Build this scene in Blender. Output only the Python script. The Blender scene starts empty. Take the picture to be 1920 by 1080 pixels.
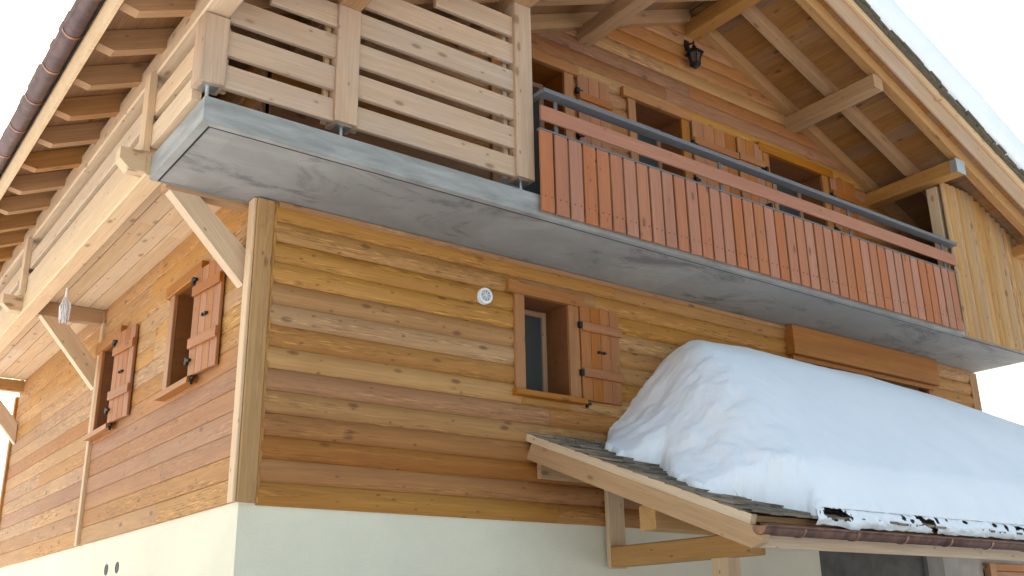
import bpy, bmesh, math, random
from mathutils import Matrix, Vector, noise
random.seed(7)
S = bpy.context.scene
COL = S.collection
# ------------------------------------------------------------------ camera
cam_d = bpy.data.cameras.new('camera'); cam = bpy.data.objects.new('camera', cam_d); COL.objects.link(cam)
CR = Vector((0.80256631, -0.59632009, -0.01701982)); CU = Vector((-0.18124616, -0.27091552, 0.94538596)); CF = Vector((0.56836357, 0.75565014, 0.32550839))
CP = Vector((-2.8975, -7.31005, -0.96455))
cam.matrix_world = Matrix(((CR.x, CU.x, -CF.x, CP.x), (CR.y, CU.y, -CF.y, CP.y), (CR.z, CU.z, -CF.z, CP.z), (0, 0, 0, 1)))
cam_d.lens = 35.0932; cam_d.sensor_width = 36; cam_d.clip_end = 20000; cam_d.clip_start = 0.05
S.camera = cam
S.render.resolution_x = 1024; S.render.resolution_y = 576
# ------------------------------------------------------------------ world + sun
SUN_EL = math.radians(42); SUN_AZ = math.radians(8)      # azimuth from +Y towards +X
w = bpy.data.worlds.new('World'); S.world = w; w.use_nodes = True
nt = w.node_tree; nt.nodes.clear()
sky = nt.nodes.new('ShaderNodeTexSky'); sky.sky_type = 'NISHITA'; sky.sun_disc = False
sky.sun_elevation = SUN_EL; sky.sun_rotation = SUN_AZ % (2*math.pi); sky.altitude = 800
sky.air_density = 2.3; sky.dust_density = 10.0; sky.ozone_density = 2.0
bg = nt.nodes.new('ShaderNodeBackground'); bg.inputs['Strength'].default_value = 0.15
wo = nt.nodes.new('ShaderNodeOutputWorld')
nt.links.new(sky.outputs[0], bg.inputs[0]); nt.links.new(bg.outputs[0], wo.inputs[0])
sd = bpy.data.lights.new('sun', 'SUN'); sd.energy = 3.0; sd.angle = math.radians(0.53); sd.color = (1.0, 0.95, 0.87)
sun = bpy.data.objects.new('sun', sd); COL.objects.link(sun)
tosun = Vector((math.sin(SUN_AZ)*math.cos(SUN_EL), math.cos(SUN_AZ)*math.cos(SUN_EL), math.sin(SUN_EL)))
sun.rotation_euler = tosun.to_track_quat('Z', 'Y').to_euler(); sun.location = tosun*60
S.view_settings.view_transform = 'Standard'; S.view_settings.look = 'None'; S.view_settings.gamma = 1
S.view_settings.exposure = 1.04
# ------------------------------------------------------------------ helpers
WM = {}
def V(*a): return Vector(a)
def tag(o, label=None, cat=None, group=None, kind=None):
    if label: o['label'] = label
    if cat: o['category'] = cat
    if group: o['group'] = group
    if kind: o['kind'] = kind
    return o
def place(o, parent, M):
    WM[o.name] = M.copy()
    if parent is not None:
        o.parent = parent; o.matrix_basis = WM[parent.name].inverted() @ M
    else: o.matrix_basis = M
    return o
def empty(name, loc):
    o = bpy.data.objects.new(name, None); COL.objects.link(o); o.empty_display_size = .3
    return place(o, None, Matrix.Translation(loc))
def pempty(name, parent, loc):
    o = bpy.data.objects.new(name, None); COL.objects.link(o); o.empty_display_size = .2
    return place(o, parent, Matrix.Translation(loc))
def mobj(name, verts, faces, mat, parent=None, M=None, smooth=False, mesh=None):
    if mesh is None:
        mesh = bpy.data.meshes.new(name); mesh.from_pydata([tuple(v) for v in verts], [], faces); mesh.update()
        if len(faces) < 4000:
            bm = bmesh.new(); bm.from_mesh(mesh); bmesh.ops.recalc_face_normals(bm, faces=bm.faces); bm.to_mesh(mesh); bm.free()
        elif sum(p.normal.z*p.area for p in mesh.polygons) < 0: mesh.flip_normals()
        if smooth: mesh.polygons.foreach_set('use_smooth', [True]*len(mesh.polygons))
        if mat: mesh.materials.append(mat)
    o = bpy.data.objects.new(name, mesh); COL.objects.link(o)
    return place(o, parent, M if M is not None else Matrix())
def frameM(O, X, up):
    X = Vector(X).normalized(); up = Vector(up); Z = (up - X*up.dot(X)).normalized(); Y = Z.cross(X)
    O = Vector(O)
    return Matrix(((X.x, Y.x, Z.x, O.x), (X.y, Y.y, Z.y, O.y), (X.z, Y.z, Z.z, O.z), (0, 0, 0, 1)))
def prism_data(prof, L, x0=0.0):
    n = len(prof)
    v = [(x0, p[0], p[1]) for p in prof] + [(x0+L, p[0], p[1]) for p in prof]
    f = [tuple(range(n-1, -1, -1)), tuple(range(n, 2*n))]
    for i in range(n):
        j = (i+1) % n; f.append((i, j, n+j, n+i))
    # profile is counter-clockwise in (y,z) looking down -x
    return v, f
CACHE = {}
def prism(name, parent, prof, A, B, mat, up=(0, 0, 1), key=None, smooth=False):
    A = Vector(A); B = Vector(B); L = (B-A).length
    M = frameM(A, B-A, up)
    k = (key, round(L, 3), mat.name) if key else None
    if k and k in CACHE: return mobj(name, None, None, mat, parent, M, mesh=CACHE[k])
    v, f = prism_data(prof, L)
    o = mobj(name, v, f, mat, parent, M)
    if smooth:
        for p in o.data.polygons:
            if len(p.vertices) == 4: p.use_smooth = True
    if k: CACHE[k] = o.data
    return o
def octo(w, h, c):
    a, b = w/2, h/2; c = min(c, a*.8, b*.8)
    return [(-a+c, -b), (a-c, -b), (a, -b+c), (a, b-c), (a-c, b), (-a+c, b), (-a, b-c), (-a, -b+c)]
def timber(name, parent, A, B, w, h, mat, up=(0, 0, 1), ch=.006):
    return prism(name, parent, octo(w, h, ch), A, B, mat, up, key=('t', round(w, 4), round(h, 4), round(ch, 4)))
def tbox(name, parent, x0, x1, y0, y1, z0, z1, mat, axis=None, ch=.005):
    d = (x1-x0, y1-y0, z1-z0)
    if axis is None: axis = 'xyz'[max(range(3), key=lambda i: d[i])]
    c = Vector(((x0+x1)/2, (y0+y1)/2, (z0+z1)/2))
    if axis == 'x': return timber(name, parent, (x0, c.y, c.z), (x1, c.y, c.z), d[1], d[2], mat, (0, 0, 1), ch)
    if axis == 'y': return timber(name, parent, (c.x, y1, c.z), (c.x, y0, c.z), d[0], d[2], mat, (0, 0, 1), ch)
    return timber(name, parent, (c.x, c.y, z0), (c.x, c.y, z1), d[1], d[0], mat, (-1, 0, 0), ch)
def sideprof(name, parent, pts, thick, M, mat):
    """polygon in local XZ (X = grain), extruded +-thick/2 along local Y"""
    n = len(pts); h = thick/2
    v = [(p[0], -h, p[1]) for p in pts] + [(p[0], h, p[1]) for p in pts]
    f = [tuple(range(n)), tuple(range(2*n-1, n-1, -1))]
    for i in range(n):
        j = (i+1) % n; f.append((j, i, n+i, n+j))
    return mobj(name, v, f, mat, parent, M)
def merge(parts):
    v = []; f = []
    for pv, pf in parts:
        o = len(v); v += [tuple(p) for p in pv]; f += [tuple(i+o for i in q) for q in pf]
    return v, f
def boxd(x0, x1, y0, y1, z0, z1):
    v = [(x0, y0, z0), (x1, y0, z0), (x1, y1, z0), (x0, y1, z0), (x0, y0, z1), (x1, y0, z1), (x1, y1, z1), (x0, y1, z1)]
    return v, [(3, 2, 1, 0), (4, 5, 6, 7), (0, 1, 5, 4), (1, 2, 6, 5), (2, 3, 7, 6), (3, 0, 4, 7)]
def cyld(A, B, r, n=12, r2=None):
    A = Vector(A); B = Vector(B); M = frameM(A, B-A, (0, 0, 1) if abs((B-A).normalized().z) < .9 else (0, 1, 0)); L = (B-A).length
    r2 = r if r2 is None else r2
    v = [M @ Vector((0, r*math.cos(2*math.pi*i/n), r*math.sin(2*math.pi*i/n))) for i in range(n)] + [M @ Vector((L, r2*math.cos(2*math.pi*i/n), r2*math.sin(2*math.pi*i/n))) for i in range(n)]
    f = [tuple(range(n-1, -1, -1)), tuple(range(n, 2*n))] + [(i, (i+1) % n, n+(i+1) % n, n+i) for i in range(n)]
    return v, f
# ------------------------------------------------------------------ materials
def N(nt, t, **kw):
    n = nt.nodes.new(t)
    for k, v in kw.items(): setattr(n, k, v)
    return n
def newmat(name):
    m = bpy.data.materials.new(name); m.use_nodes = True; nt = m.node_tree; nt.nodes.clear()
    out = N(nt, 'ShaderNodeOutputMaterial'); b = N(nt, 'ShaderNodeBsdfPrincipled'); nt.links.new(b.outputs[0], out.inputs[0])
    return m, nt, b
def math_n(nt, op, a, b=None, clamp=False):
    n = N(nt, 'ShaderNodeMath', operation=op); n.use_clamp = clamp
    for i, x in enumerate((a, b)):
        if x is None: continue
        if isinstance(x, (int, float)): n.inputs[i].default_value = x
        else: nt.links.new(x, n.inputs[i])
    return n.outputs[0]
def mixc(nt, fac, a, b, blend='MIX'):
    n = N(nt, 'ShaderNodeMix', data_type='RGBA', blend_type=blend)
    for s, x in ((n.inputs[0], fac), (n.inputs[6], a), (n.inputs[7], b)):
        if isinstance(x, (int, float)): s.default_value = x
        elif isinstance(x, tuple): s.default_value = x if len(x) == 4 else (*x, 1)
        else: nt.links.new(x, s)
    return n.outputs[2]
def ramp(nt, fac, lo, hi):
    n = N(nt, 'ShaderNodeMapRange'); n.inputs[1].default_value = lo; n.inputs[2].default_value = hi
    nt.links.new(fac, n.inputs[0]); return n.outputs[0]
def noise_n(nt, vec, scale, detail=3, rough=.55, dist=0):
    n = N(nt, 'ShaderNodeTexNoise'); n.inputs['Scale'].default_value = scale; n.inputs['Detail'].default_value = detail
    n.inputs['Roughness'].default_value = rough; n.inputs['Distortion'].default_value = dist
    nt.links.new(vec, n.inputs['Vector']); return n.outputs[0]
def mapv(nt, vec, sc):
    n = N(nt, 'ShaderNodeVectorMath', operation='MULTIPLY'); nt.links.new(vec, n.inputs[0]); n.inputs[1].default_value = sc; return n.outputs[0]
def wood(name, light, dark, knot=.5, var=.14, rough=.62, knotcol=None, spec=.3, grey=0.0, coat=0.0, ring=1.0, fleck=0.0, weather=0.0):
    m, nt, b = newmat(name); L = nt.links
    tc = N(nt, 'ShaderNodeTexCoord'); oi = N(nt, 'ShaderNodeObjectInfo')
    off = N(nt, 'ShaderNodeVectorMath', operation='SCALE'); off.inputs[0].default_value = (37.0, 91.0, 53.0); L.new(oi.outputs['Random'], off.inputs['Scale'])
    add = N(nt, 'ShaderNodeVectorMath', operation='ADD'); L.new(tc.outputs['Object'], add.inputs[0]); L.new(off.outputs[0], add.inputs[1])
    P = add.outputs[0]
    broad = noise_n(nt, mapv(nt, P, (.45, 6.5, 6.5)), 1.0, 3, .6, .6)
    fine = noise_n(nt, mapv(nt, P, (2.2, 70, 70)), 1.0, 3, .6, .2)
    mid = noise_n(nt, mapv(nt, P, (.9, 22, 22)), 1.0, 4, .65, 1.0)
    wobble = noise_n(nt, mapv(nt, P, (1.6, 3, 3)), 1.0, 2, .5)
    col = mixc(nt, ramp(nt, broad, .3, .72), light, dark)
    d2 = tuple(c*.72 for c in dark)
    col = mixc(nt, math_n(nt, 'MULTIPLY', ramp(nt, mid, .48, .78), .55*ring), col, d2)
    col = mixc(nt, math_n(nt, 'MULTIPLY', ramp(nt, fine, .38, .66), .42), col, d2)
    if grey > 0:
        col = mixc(nt, math_n(nt, 'MULTIPLY', ramp(nt, noise_n(nt, mapv(nt, P, (1.1, 2.5, 2.5)), 1.0, 3, .6), .45, .75), grey), col, (.42, .37, .34))
    # knots
    def knots(sc, lo, hi, keep, shift):
        vn = N(nt, 'ShaderNodeTexVoronoi'); vn.inputs['Scale'].default_value = 1.0; vn.inputs['Randomness'].default_value = 1.0
        sh = N(nt, 'ShaderNodeVectorMath', operation='ADD'); L.new(mapv(nt, P, sc), sh.inputs[0]); sh.inputs[1].default_value = (shift, shift*.7, shift*1.3)
        L.new(sh.outputs[0], vn.inputs['Vector'])
        d = ramp(nt, math_n(nt, 'ADD', vn.outputs['Distance'], math_n(nt, 'MULTIPLY', fine, .06)), hi, lo)
        sep = N(nt, 'ShaderNodeSeparateColor'); L.new(vn.outputs['Color'], sep.inputs[0])
        k = math_n(nt, 'GREATER_THAN', sep.outputs[0], keep)
        return math_n(nt, 'MULTIPLY', d, k, True)
    kc = knotcol or tuple(c*.30 for c in dark)
    if knot > 0:
        k1 = knots((3.2, 7.5, 7.5), .13, .24, 1-.60*min(knot, 1), 3.1)
        k2 = knots((8.0, 15, 15), .12, .24, 1-.40*min(knot, 1), 8.7)
        kk = math_n(nt, 'MAXIMUM', k1, math_n(nt, 'MULTIPLY', k2, .75))
        col = mixc(nt, math_n(nt, 'MULTIPLY', kk, .85), col, kc)
        halo = knots((3.2, 7.5, 7.5), .14, .46, 1-.60*min(knot, 1), 3.1)
        col = mixc(nt, math_n(nt, 'MULTIPLY', halo, .22), col, dark)
    if fleck > 0:   # roughsawn tear-out: broken pale and dark dashes along the grain
        fl = noise_n(nt, mapv(nt, P, (6, 85, 85)), 1.0, 2, .55, .3)
        msk = ramp(nt, noise_n(nt, mapv(nt, P, (.5, 9, 9)), 1.0, 2, .5), .47, .56)
        col = mixc(nt, math_n(nt, 'MULTIPLY', math_n(nt, 'MULTIPLY', ramp(nt, fl, .56, .63), msk), fleck), col, tuple(c*.5 for c in dark))
        col = mixc(nt, math_n(nt, 'MULTIPLY', math_n(nt, 'MULTIPLY', ramp(nt, fl, .42, .35), msk), fleck*.8), col, tuple(min(1, c*1.45) for c in light))
    if weather > 0:
        gp = N(nt, 'ShaderNodeNewGeometry')
        wn = noise_n(nt, mapv(nt, gp.outputs['Position'], (.35, .35, 1.1)), 1.0, 4, .6, .5)
        col = mixc(nt, math_n(nt, 'MULTIPLY', ramp(nt, wn, .42, .68), weather), col, mixc(nt, .5, col, (.20, .075, .028)))
    hs = N(nt, 'ShaderNodeHueSaturation'); L.new(col, hs.inputs['Color'])
    rv = N(nt, 'ShaderNodeMapRange'); L.new(oi.outputs['Random'], rv.inputs[0]); rv.inputs[3].default_value = 1-var; rv.inputs[4].default_value = 1+var
    L.new(rv.outputs[0], hs.inputs['Value'])
    fr = math_n(nt, 'FRACT', math_n(nt, 'MULTIPLY', oi.outputs['Random'], 17.3))
    rs = N(nt, 'ShaderNodeMapRange'); L.new(fr, rs.inputs[0]); rs.inputs[3].default_value = .88; rs.inputs[4].default_value = 1.10
    L.new(rs.outputs[0], hs.inputs['Saturation'])
    L.new(hs.outputs[0], b.inputs['Base Color'])
    b.inputs['Roughness'].default_value = rough; b.inputs['Specular IOR Level'].default_value = spec
    b.inputs['Coat Weight'].default_value = coat; b.inputs['Coat Roughness'].default_value = .35
    bp = N(nt, 'ShaderNodeBump'); bp.inputs['Strength'].default_value = .35; bp.inputs['Distance'].default_value = .004
    L.new(math_n(nt, 'ADD', math_n(nt, 'MULTIPLY', fine, .6), mid), bp.inputs['Height']); L.new(bp.outputs[0], b.inputs['Normal'])
    return m
def plainmat(name, col, rough=.6, metal=0.0, spec=.4, nscale=6, nvar=.12, bump=.0, bscale=40, col2=None, geo=True, stretch=(1, 1, 1)):
    m, nt, b = newmat(name); L = nt.links
    if geo: g = N(nt, 'ShaderNodeNewGeometry'); P = g.outputs['Position']
    else: g = N(nt, 'ShaderNodeTexCoord'); P = g.outputs['Object']
    n1 = noise_n(nt, mapv(nt, P, tuple(nscale*s for s in stretch)), 1.0, 4, .6, .4)
    c2 = col2 or tuple(c*(1-nvar*2) for c in col)
    L.new(mixc(nt, ramp(nt, n1, .35, .7), col, c2), b.inputs['Base Color'])
    b.inputs['Roughness'].default_value = rough; b.inputs['Metallic'].default_value = metal; b.inputs['Specular IOR Level'].default_value = spec
    if bump > 0:
        bp = N(nt, 'ShaderNodeBump'); bp.inputs['Strength'].default_value = bump; bp.inputs['Distance'].default_value = .01
        L.new(noise_n(nt, mapv(nt, P, (bscale,)*3), 1.0, 4, .6), bp.inputs['Height']); L.new(bp.outputs[0], b.inputs['Normal'])
    return m
GOLD = wood('larch_gold', (.51, .275, .095), (.41, .20, .062), knot=1.0, var=.06, fleck=.85, knotcol=(.10, .045, .02), weather=.55)
AMBER = wood('larch_amber', (.46, .235, .078), (.36, .165, .053), knot=.9, var=.07, fleck=.75, knotcol=(.10, .04, .018), weather=.55)
UMBER = wood('larch_umber', (.43, .195, .062), (.33, .135, .043), knot=.6, var=.07, fleck=.5, knotcol=(.09, .04, .018), weather=.55)
DEEP = wood('larch_deep', (.39, .170, .052), (.30, .115, .036), knot=.5, var=.07, fleck=.4, knotcol=(.08, .035, .016), weather=.55)
REDB = wood('larch_redbrown', (.34, .138, .046), (.255, .093, .031), knot=.35, var=.10, fleck=.5, weather=.55)
PALE = wood('spruce_pale', (.68, .49, .31), (.59, .40, .235), knot=.55, var=.07, ring=.7, knotcol=(.20, .10, .05))
PALEG = wood('spruce_weathered', (.56, .375, .24), (.465, .295, .18), knot=.5, var=.06, ring=.6, grey=.30, knotcol=(.17, .09, .05))
PORCHW = wood('spruce_porch', (.50, .29, .125), (.40, .215, .083), knot=.5, var=.06, knotcol=(.15, .07, .03))
RAFT = wood('spruce_rafter', (.46, .245, .092), (.355, .172, .060), knot=.5, var=.08, knotcol=(.16, .08, .04))  # same pale spruce; shade under the roof is put into this brown
SHEATH = wood('roof_sheathing', (.33, .162, .058), (.235, .105, .036), knot=.3, var=.08, fleck=.3)  # brown boards, deepened to carry the shade under the roof
CORNER = wood('larch_corner', (.49, .29, .125), (.39, .21, .082), knot=1.0, var=.05, fleck=.3, knotcol=(.10, .05, .025))
STAIN = wood('stained_larch', (.42, .165, .030), (.31, .110, .020), knot=.35, var=.06, rough=.5, coat=.08, spec=.4)
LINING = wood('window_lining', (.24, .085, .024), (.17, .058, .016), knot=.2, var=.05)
SHUT = wood('stained_shutter', (.41, .150, .040), (.31, .105, .027), knot=.2, var=.07, rough=.55, coat=.08, spec=.4)
PICK = wood('painted_picket', (.43, .165, .076), (.36, .130, .060), knot=.35, var=.045, rough=.6, ring=.8)
SASH = wood('window_sash', (.44, .27, .17), (.36, .21, .13), knot=.1, var=.04)
PLASTER = plainmat('plaster', (.74, .69, .53), rough=.9, nscale=1.0, nvar=.05, bump=.5, bscale=55)
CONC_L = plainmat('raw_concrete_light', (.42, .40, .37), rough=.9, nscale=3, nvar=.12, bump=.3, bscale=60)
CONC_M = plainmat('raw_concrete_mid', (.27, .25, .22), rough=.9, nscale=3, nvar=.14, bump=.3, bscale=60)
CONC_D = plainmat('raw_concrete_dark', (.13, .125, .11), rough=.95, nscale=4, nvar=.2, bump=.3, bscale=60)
ZINC = plainmat('zinc_flashing', (.345, .335, .31), rough=.6, metal=.05, nscale=2.2, nvar=.12, stretch=(1.0, 1.0, 5.0), col2=(.215, .21, .193))
GALV = plainmat('galvanised_steel', (.55, .56, .54), rough=.4, metal=.8, nscale=20, nvar=.1)
RAILM = plainmat('grey_painted_steel', (.15, .145, .145), rough=.5, metal=.2, nscale=8, nvar=.06)
COPPER = plainmat('aged_copper', (.16, .105, .095), rough=.42, metal=.55, nscale=9, nvar=.2, col2=(.10, .07, .07))
COPPERB = plainmat('bright_copper', (.30, .15, .09), rough=.4, metal=.7, nscale=9, nvar=.2)
COPPERW = plainmat('copper_gutter_warm', (.24, .125, .085), rough=.36, metal=.7, nscale=7, nvar=.2, col2=(.10, .055, .045))
SHING = wood('weathered_shingle', (.30, .245, .185), (.16, .125, .09), knot=0, var=.35, rough=.85)
MOSS = plainmat('mossy_shingle', (.15, .115, .085), rough=.95, nscale=22, nvar=.25, col2=(.085, .085, .05), bump=.6, bscale=70)
IRON = plainmat('black_iron', (.02, .02, .022), rough=.5, metal=.5, nscale=10, nvar=.1)
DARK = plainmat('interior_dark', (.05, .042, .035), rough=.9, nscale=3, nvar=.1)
WHITE = plainmat('white_plastic', (.78, .79, .80), rough=.4, nscale=5, nvar=.02)
ROPE = plainmat('white_rope', (.86, .83, .82), rough=.9, nscale=60, nvar=.15)
def concrete():
    m, nt, b = newmat('slab_concrete'); L = nt.links
    g = N(nt, 'ShaderNodeNewGeometry'); P = g.outputs['Position']
    big = noise_n(nt, mapv(nt, P, (.55, 1.1, 1)), 1.0, 5, .62, .8)
    sm = noise_n(nt, mapv(nt, P, (5, 7, 5)), 1.0, 5, .65, .6)
    st = noise_n(nt, mapv(nt, P, (1.0, 1.9, 2)), 1.0, 6, .72, 1.0)
    col = mixc(nt, ramp(nt, big, .35, .7), (.345, .325, .292), (.225, .211, .188))
    col = mixc(nt, math_n(nt, 'MULTIPLY', ramp(nt, sm, .42, .72), .45), col, (.24, .22, .20))
    sx = N(nt, 'ShaderNodeSeparateXYZ'); L.new(P, sx.inputs[0])
    pn = N(nt, 'ShaderNodeTexWhiteNoise', noise_dimensions='1D'); L.new(math_n(nt, 'FLOOR', math_n(nt, 'DIVIDE', math_n(nt, 'ADD', sx.outputs[0], .6), 2.5)), pn.inputs['W'])
    col = mixc(nt, math_n(nt, 'MULTIPLY', pn.outputs[0], .30), col, (.17, .155, .145))
    col = mixc(nt, math_n(nt, 'MULTIPLY', ramp(nt, st, .53, .64), .72), col, (.125, .115, .108))
    L.new(col, b.inputs['Base Color']); b.inputs['Roughness'].default_value = .85; b.inputs['Specular IOR Level'].default_value = .25
    bp = N(nt, 'ShaderNodeBump'); bp.inputs['Strength'].default_value = .3; bp.inputs['Distance'].default_value = .006
    L.new(sm, bp.inputs['Height']); L.new(bp.outputs[0], b.inputs['Normal'])
    return m
CONC = concrete()
def snowmat(name='snow', valley=False):
    m, nt, b = newmat(name); L = nt.links
    g = N(nt, 'ShaderNodeNewGeometry'); P = g.outputs['Position']
    a = noise_n(nt, mapv(nt, P, (1.3, 1.3, 1.3)), 1.0, 4, .6)
    col = mixc(nt, ramp(nt, a, .3, .7), (.88, .885, .90), (.82, .835, .865))
    if valley:     # dark tint as unseen woods on low ground, added to cut bounce light
        sz = N(nt, 'ShaderNodeSeparateXYZ'); L.new(P, sz.inputs[0])
        wd = ramp(nt, noise_n(nt, mapv(nt, P, (.012, .012, .012)), 1.0, 5, .65, .4), .50, .58)
        low = ramp(nt, sz.outputs[2], -12.0, -26.0)
        col = mixc(nt, math_n(nt, 'MULTIPLY', wd, low, True), col, (.045, .058, .045))
    L.new(col, b.inputs['Base Color'])
    b.inputs['Roughness'].default_value = .75; b.inputs['Specular IOR Level'].default_value = .2
    b.inputs['Subsurface Weight'].default_value = .08; b.inputs['Subsurface Radius'].default_value = (.02, .03, .05); b.inputs['Subsurface Scale'].default_value = 1.0
    bp = N(nt, 'ShaderNodeBump'); bp.inputs['Strength'].default_value = .35; bp.inputs['Distance'].default_value = .02
    L.new(math_n(nt, 'ADD', noise_n(nt, mapv(nt, P, (9,)*3), 1.0, 5, .65), math_n(nt, 'MULTIPLY', noise_n(nt, mapv(nt, P, (60,)*3), 1.0, 2, .5), .25)), bp.inputs['Height']); L.new(bp.outputs[0], b.inputs['Normal'])
    return m
SNOW = snowmat()
GSNOW = snowmat('ground_snow', True)
def glass():
    m, nt, b = newmat('window_glass')
    b.inputs['Base Color'].default_value = (.055, .065, .065, 1); b.inputs['Roughness'].default_value = .06; b.inputs['Specular IOR Level'].default_value = .6
    return m
GLASS = glass()
def lampglass():
    m, nt, b = newmat('lantern_glass'); b.inputs['Base Color'].default_value = (.16, .13, .09, 1); b.inputs['Roughness'].default_value = .15
    b.inputs['Transmission Weight'].default_value = .5; b.inputs['IOR'].default_value = 1.2
    return m
LGLASS = lampglass()
# ------------------------------------------------------------------ ground: one snow sheet with valley sides
def ground_z(x, y):
    dx, dy = x-5, y-4; r = math.hypot(dx, dy)
    z = -2.6
    if r > 12: z += .35*noise.noise(Vector((x*.05, y*.05, 0)))*min(1, (r-12)/20)
    az = math.degrees(math.atan2(dx, dy))
    # valley side behind the house, open towards the viewer
    k = .5*(1+math.cos(math.radians(max(-180, min(180, (az-35)*.95)))))
    crest = 92+20*noise.noise(Vector((math.cos(math.radians(az))*2.2, math.sin(math.radians(az))*2.2, 3.3)))
    t = max(0, min(1, (r-40)/480)); t = t*t*(3-2*t)
    z += crest*t*k
    if r > 60: z += 5*noise.noise(Vector((x*.012, y*.012, 5)))*min(1, (r-60)/150)*(.3+k)
    t2 = max(0, min(1, (r-900)/1500)); z -= t2*60*k
    d = -(y+10.5)  # unseen drop behind the camera, shaped to cut bounce onto the front
    if d > 0: z -= .58*(math.sqrt(d*d+9)-3) if d < 300 else .58*297+.06*min(d-300, 900)
    return z
def ground():
    rings = [0, 2, 4, 6, 8, 10, 12, 14, 16, 18, 20, 22, 24, 30, 38, 48, 60, 75, 95, 120, 150, 185, 225, 270, 320, 375, 430, 490, 560, 650, 800, 1000, 1400, 2200, 3600, 6000]
    n = 128; v = [(5, 4, -2.6)]; f = []
    for r in rings[1:]:
        for i in range(n):
            a = 2*math.pi*i/n; x = 5+r*math.sin(a); y = 4+r*math.cos(a); v.append((x, y, ground_z(x, y)))
    for i in range(n): f.append((0, 1+(i+1) % n, 1+i))
    for k in range(len(rings)-2):
        for i in range(n):
            a = 1+k*n+i; b_ = 1+k*n+(i+1) % n; f.append((a, b_, b_+n, a+n))
    o = mobj('ground', v, f, GSNOW, smooth=True); tag(o, kind='structure')
ground()
# ------------------------------------------------------------------ the chalet
CH = empty('chalet', (0, 0, -2.6))
tag(CH, 'timber chalet with cream plaster base, concrete balcony and snow-covered roof', 'house')
FR = (V(0, 0, 0), V(1, 0, 0), V(0, 0, 1), V(0, -1, 0))          # gable side: u=+x v=z n=-y
FL = (V(0, 0, 0), V(0, -1, 0), V(0, 0, 1), V(-1, 0, 0))         # eaves side: u=-y
def fp(F, u, v, n): return F[0]+F[1]*u+F[2]*v+F[3]*n
def fbox(name, parent, F, u0, u1, v0, v1, n0, n1, mat, axis='u', ch=.005):
    uc, vc, nc = (u0+u1)/2, (v0+v1)/2, (n0+n1)/2
    if axis == 'u': return timber(name, parent, fp(F, u0, vc, nc), fp(F, u1, vc, nc), abs(n1-n0), abs(v1-v0), mat, F[2], ch)
    if axis == 'v': return timber(name, parent, fp(F, uc, v0, nc), fp(F, uc, v1, nc), abs(n1-n0), abs(u1-u0), mat, -F[1], ch)
    return timber(name, parent, fp(F, uc, vc, n1), fp(F, uc, vc, n0), abs(u1-u0), abs(v1-v0), mat, F[2], ch)
def board_prof(h, t=.026, bulge=.016, gap=.0012):
    a = h/2-gap
    if bulge < .005:
        return [(0, -a), (0, a), (-t*.75, a), (-t, a-.006), (-t-bulge, a*.3), (-t-bulge, -a*.3), (-t, -a+.006), (-t*.75, -a)]
    front = []
    for i in range(9):
        s = i/8; z = -a+2*a*s
        front.append((-(t*.55+(t*.45+bulge)*math.sin(math.pi*s)**.75), z))
    # counter-clockwise seen from +x : back bottom, back top, then the front from top to bottom
    return [(0, -a), (0, a)] + front[::-1]
def clad(parent, F, u0, u1, v0, pitch, rows, holes, matrow, bulge=.016, joints=None, lim=None):
    rnd = random.Random(hash((round(u0, 2), round(v0, 2), len(rows))) & 0xffff)
    for k in rows:
        a, b_ = v0+k*pitch, v0+(k+1)*pitch
        ua, ub = u0, u1
        if lim:
            la, lb = lim((a+b_)/2); ua, ub = max(ua, la), min(ub, lb)
            if ub-ua < .1: continue
        cuts = [ua, ub]
        for h in holes:
            if h[1] <= ua or h[0] >= ub: continue
            if min(b_, h[3])-max(a, h[2]) > .002: cuts += [max(ua, h[0]), min(ub, h[1])]
        L = ub-ua
        nj = 0 if L < 3.5 else (1 if L < 8 else 2)
        js = [ua+L*(j+1)/(nj+1)+rnd.uniform(-.7, .7) for j in range(nj)]
        for j in js:
            if not any(abs(j-c) < .3 for c in cuts): cuts.append(j)
        cuts = sorted(set(round(c, 3) for c in cuts))
        m0 = matrow(k, rnd)
        for i in range(len(cuts)-1):
            s, e = cuts[i], cuts[i+1]
            if e-s < .02: continue
            mid = (s+e)/2; spans = [(a, b_)]
            for h in holes:
                if h[0]-.001 < mid < h[1]+.001:
                    ns = []
                    for (p, q) in spans:
                        if q <= h[2] or p >= h[3]: ns.append((p, q)); continue
                        if h[2]-p > .02: ns.append((p, h[2]))
                        if q-h[3] > .02: ns.append((h[3], q))
                    spans = ns
            mt = m0
            if i > 0 and m0 in (REDB, DEEP) and F is FR and v0 < 0 and s > 5: mt = UMBER
            for (p, q) in spans:
                hh = q-p
                prism('cladding_board', parent, board_prof(hh, bulge=bulge if hh > .1 else bulge*.5), fp(F, s+.0015, (p+q)/2, 0), fp(F, e-.0015, (p+q)/2, 0), mt, F[2], smooth=False,
                      key=('c', round(hh, 3), bulge))
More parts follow.
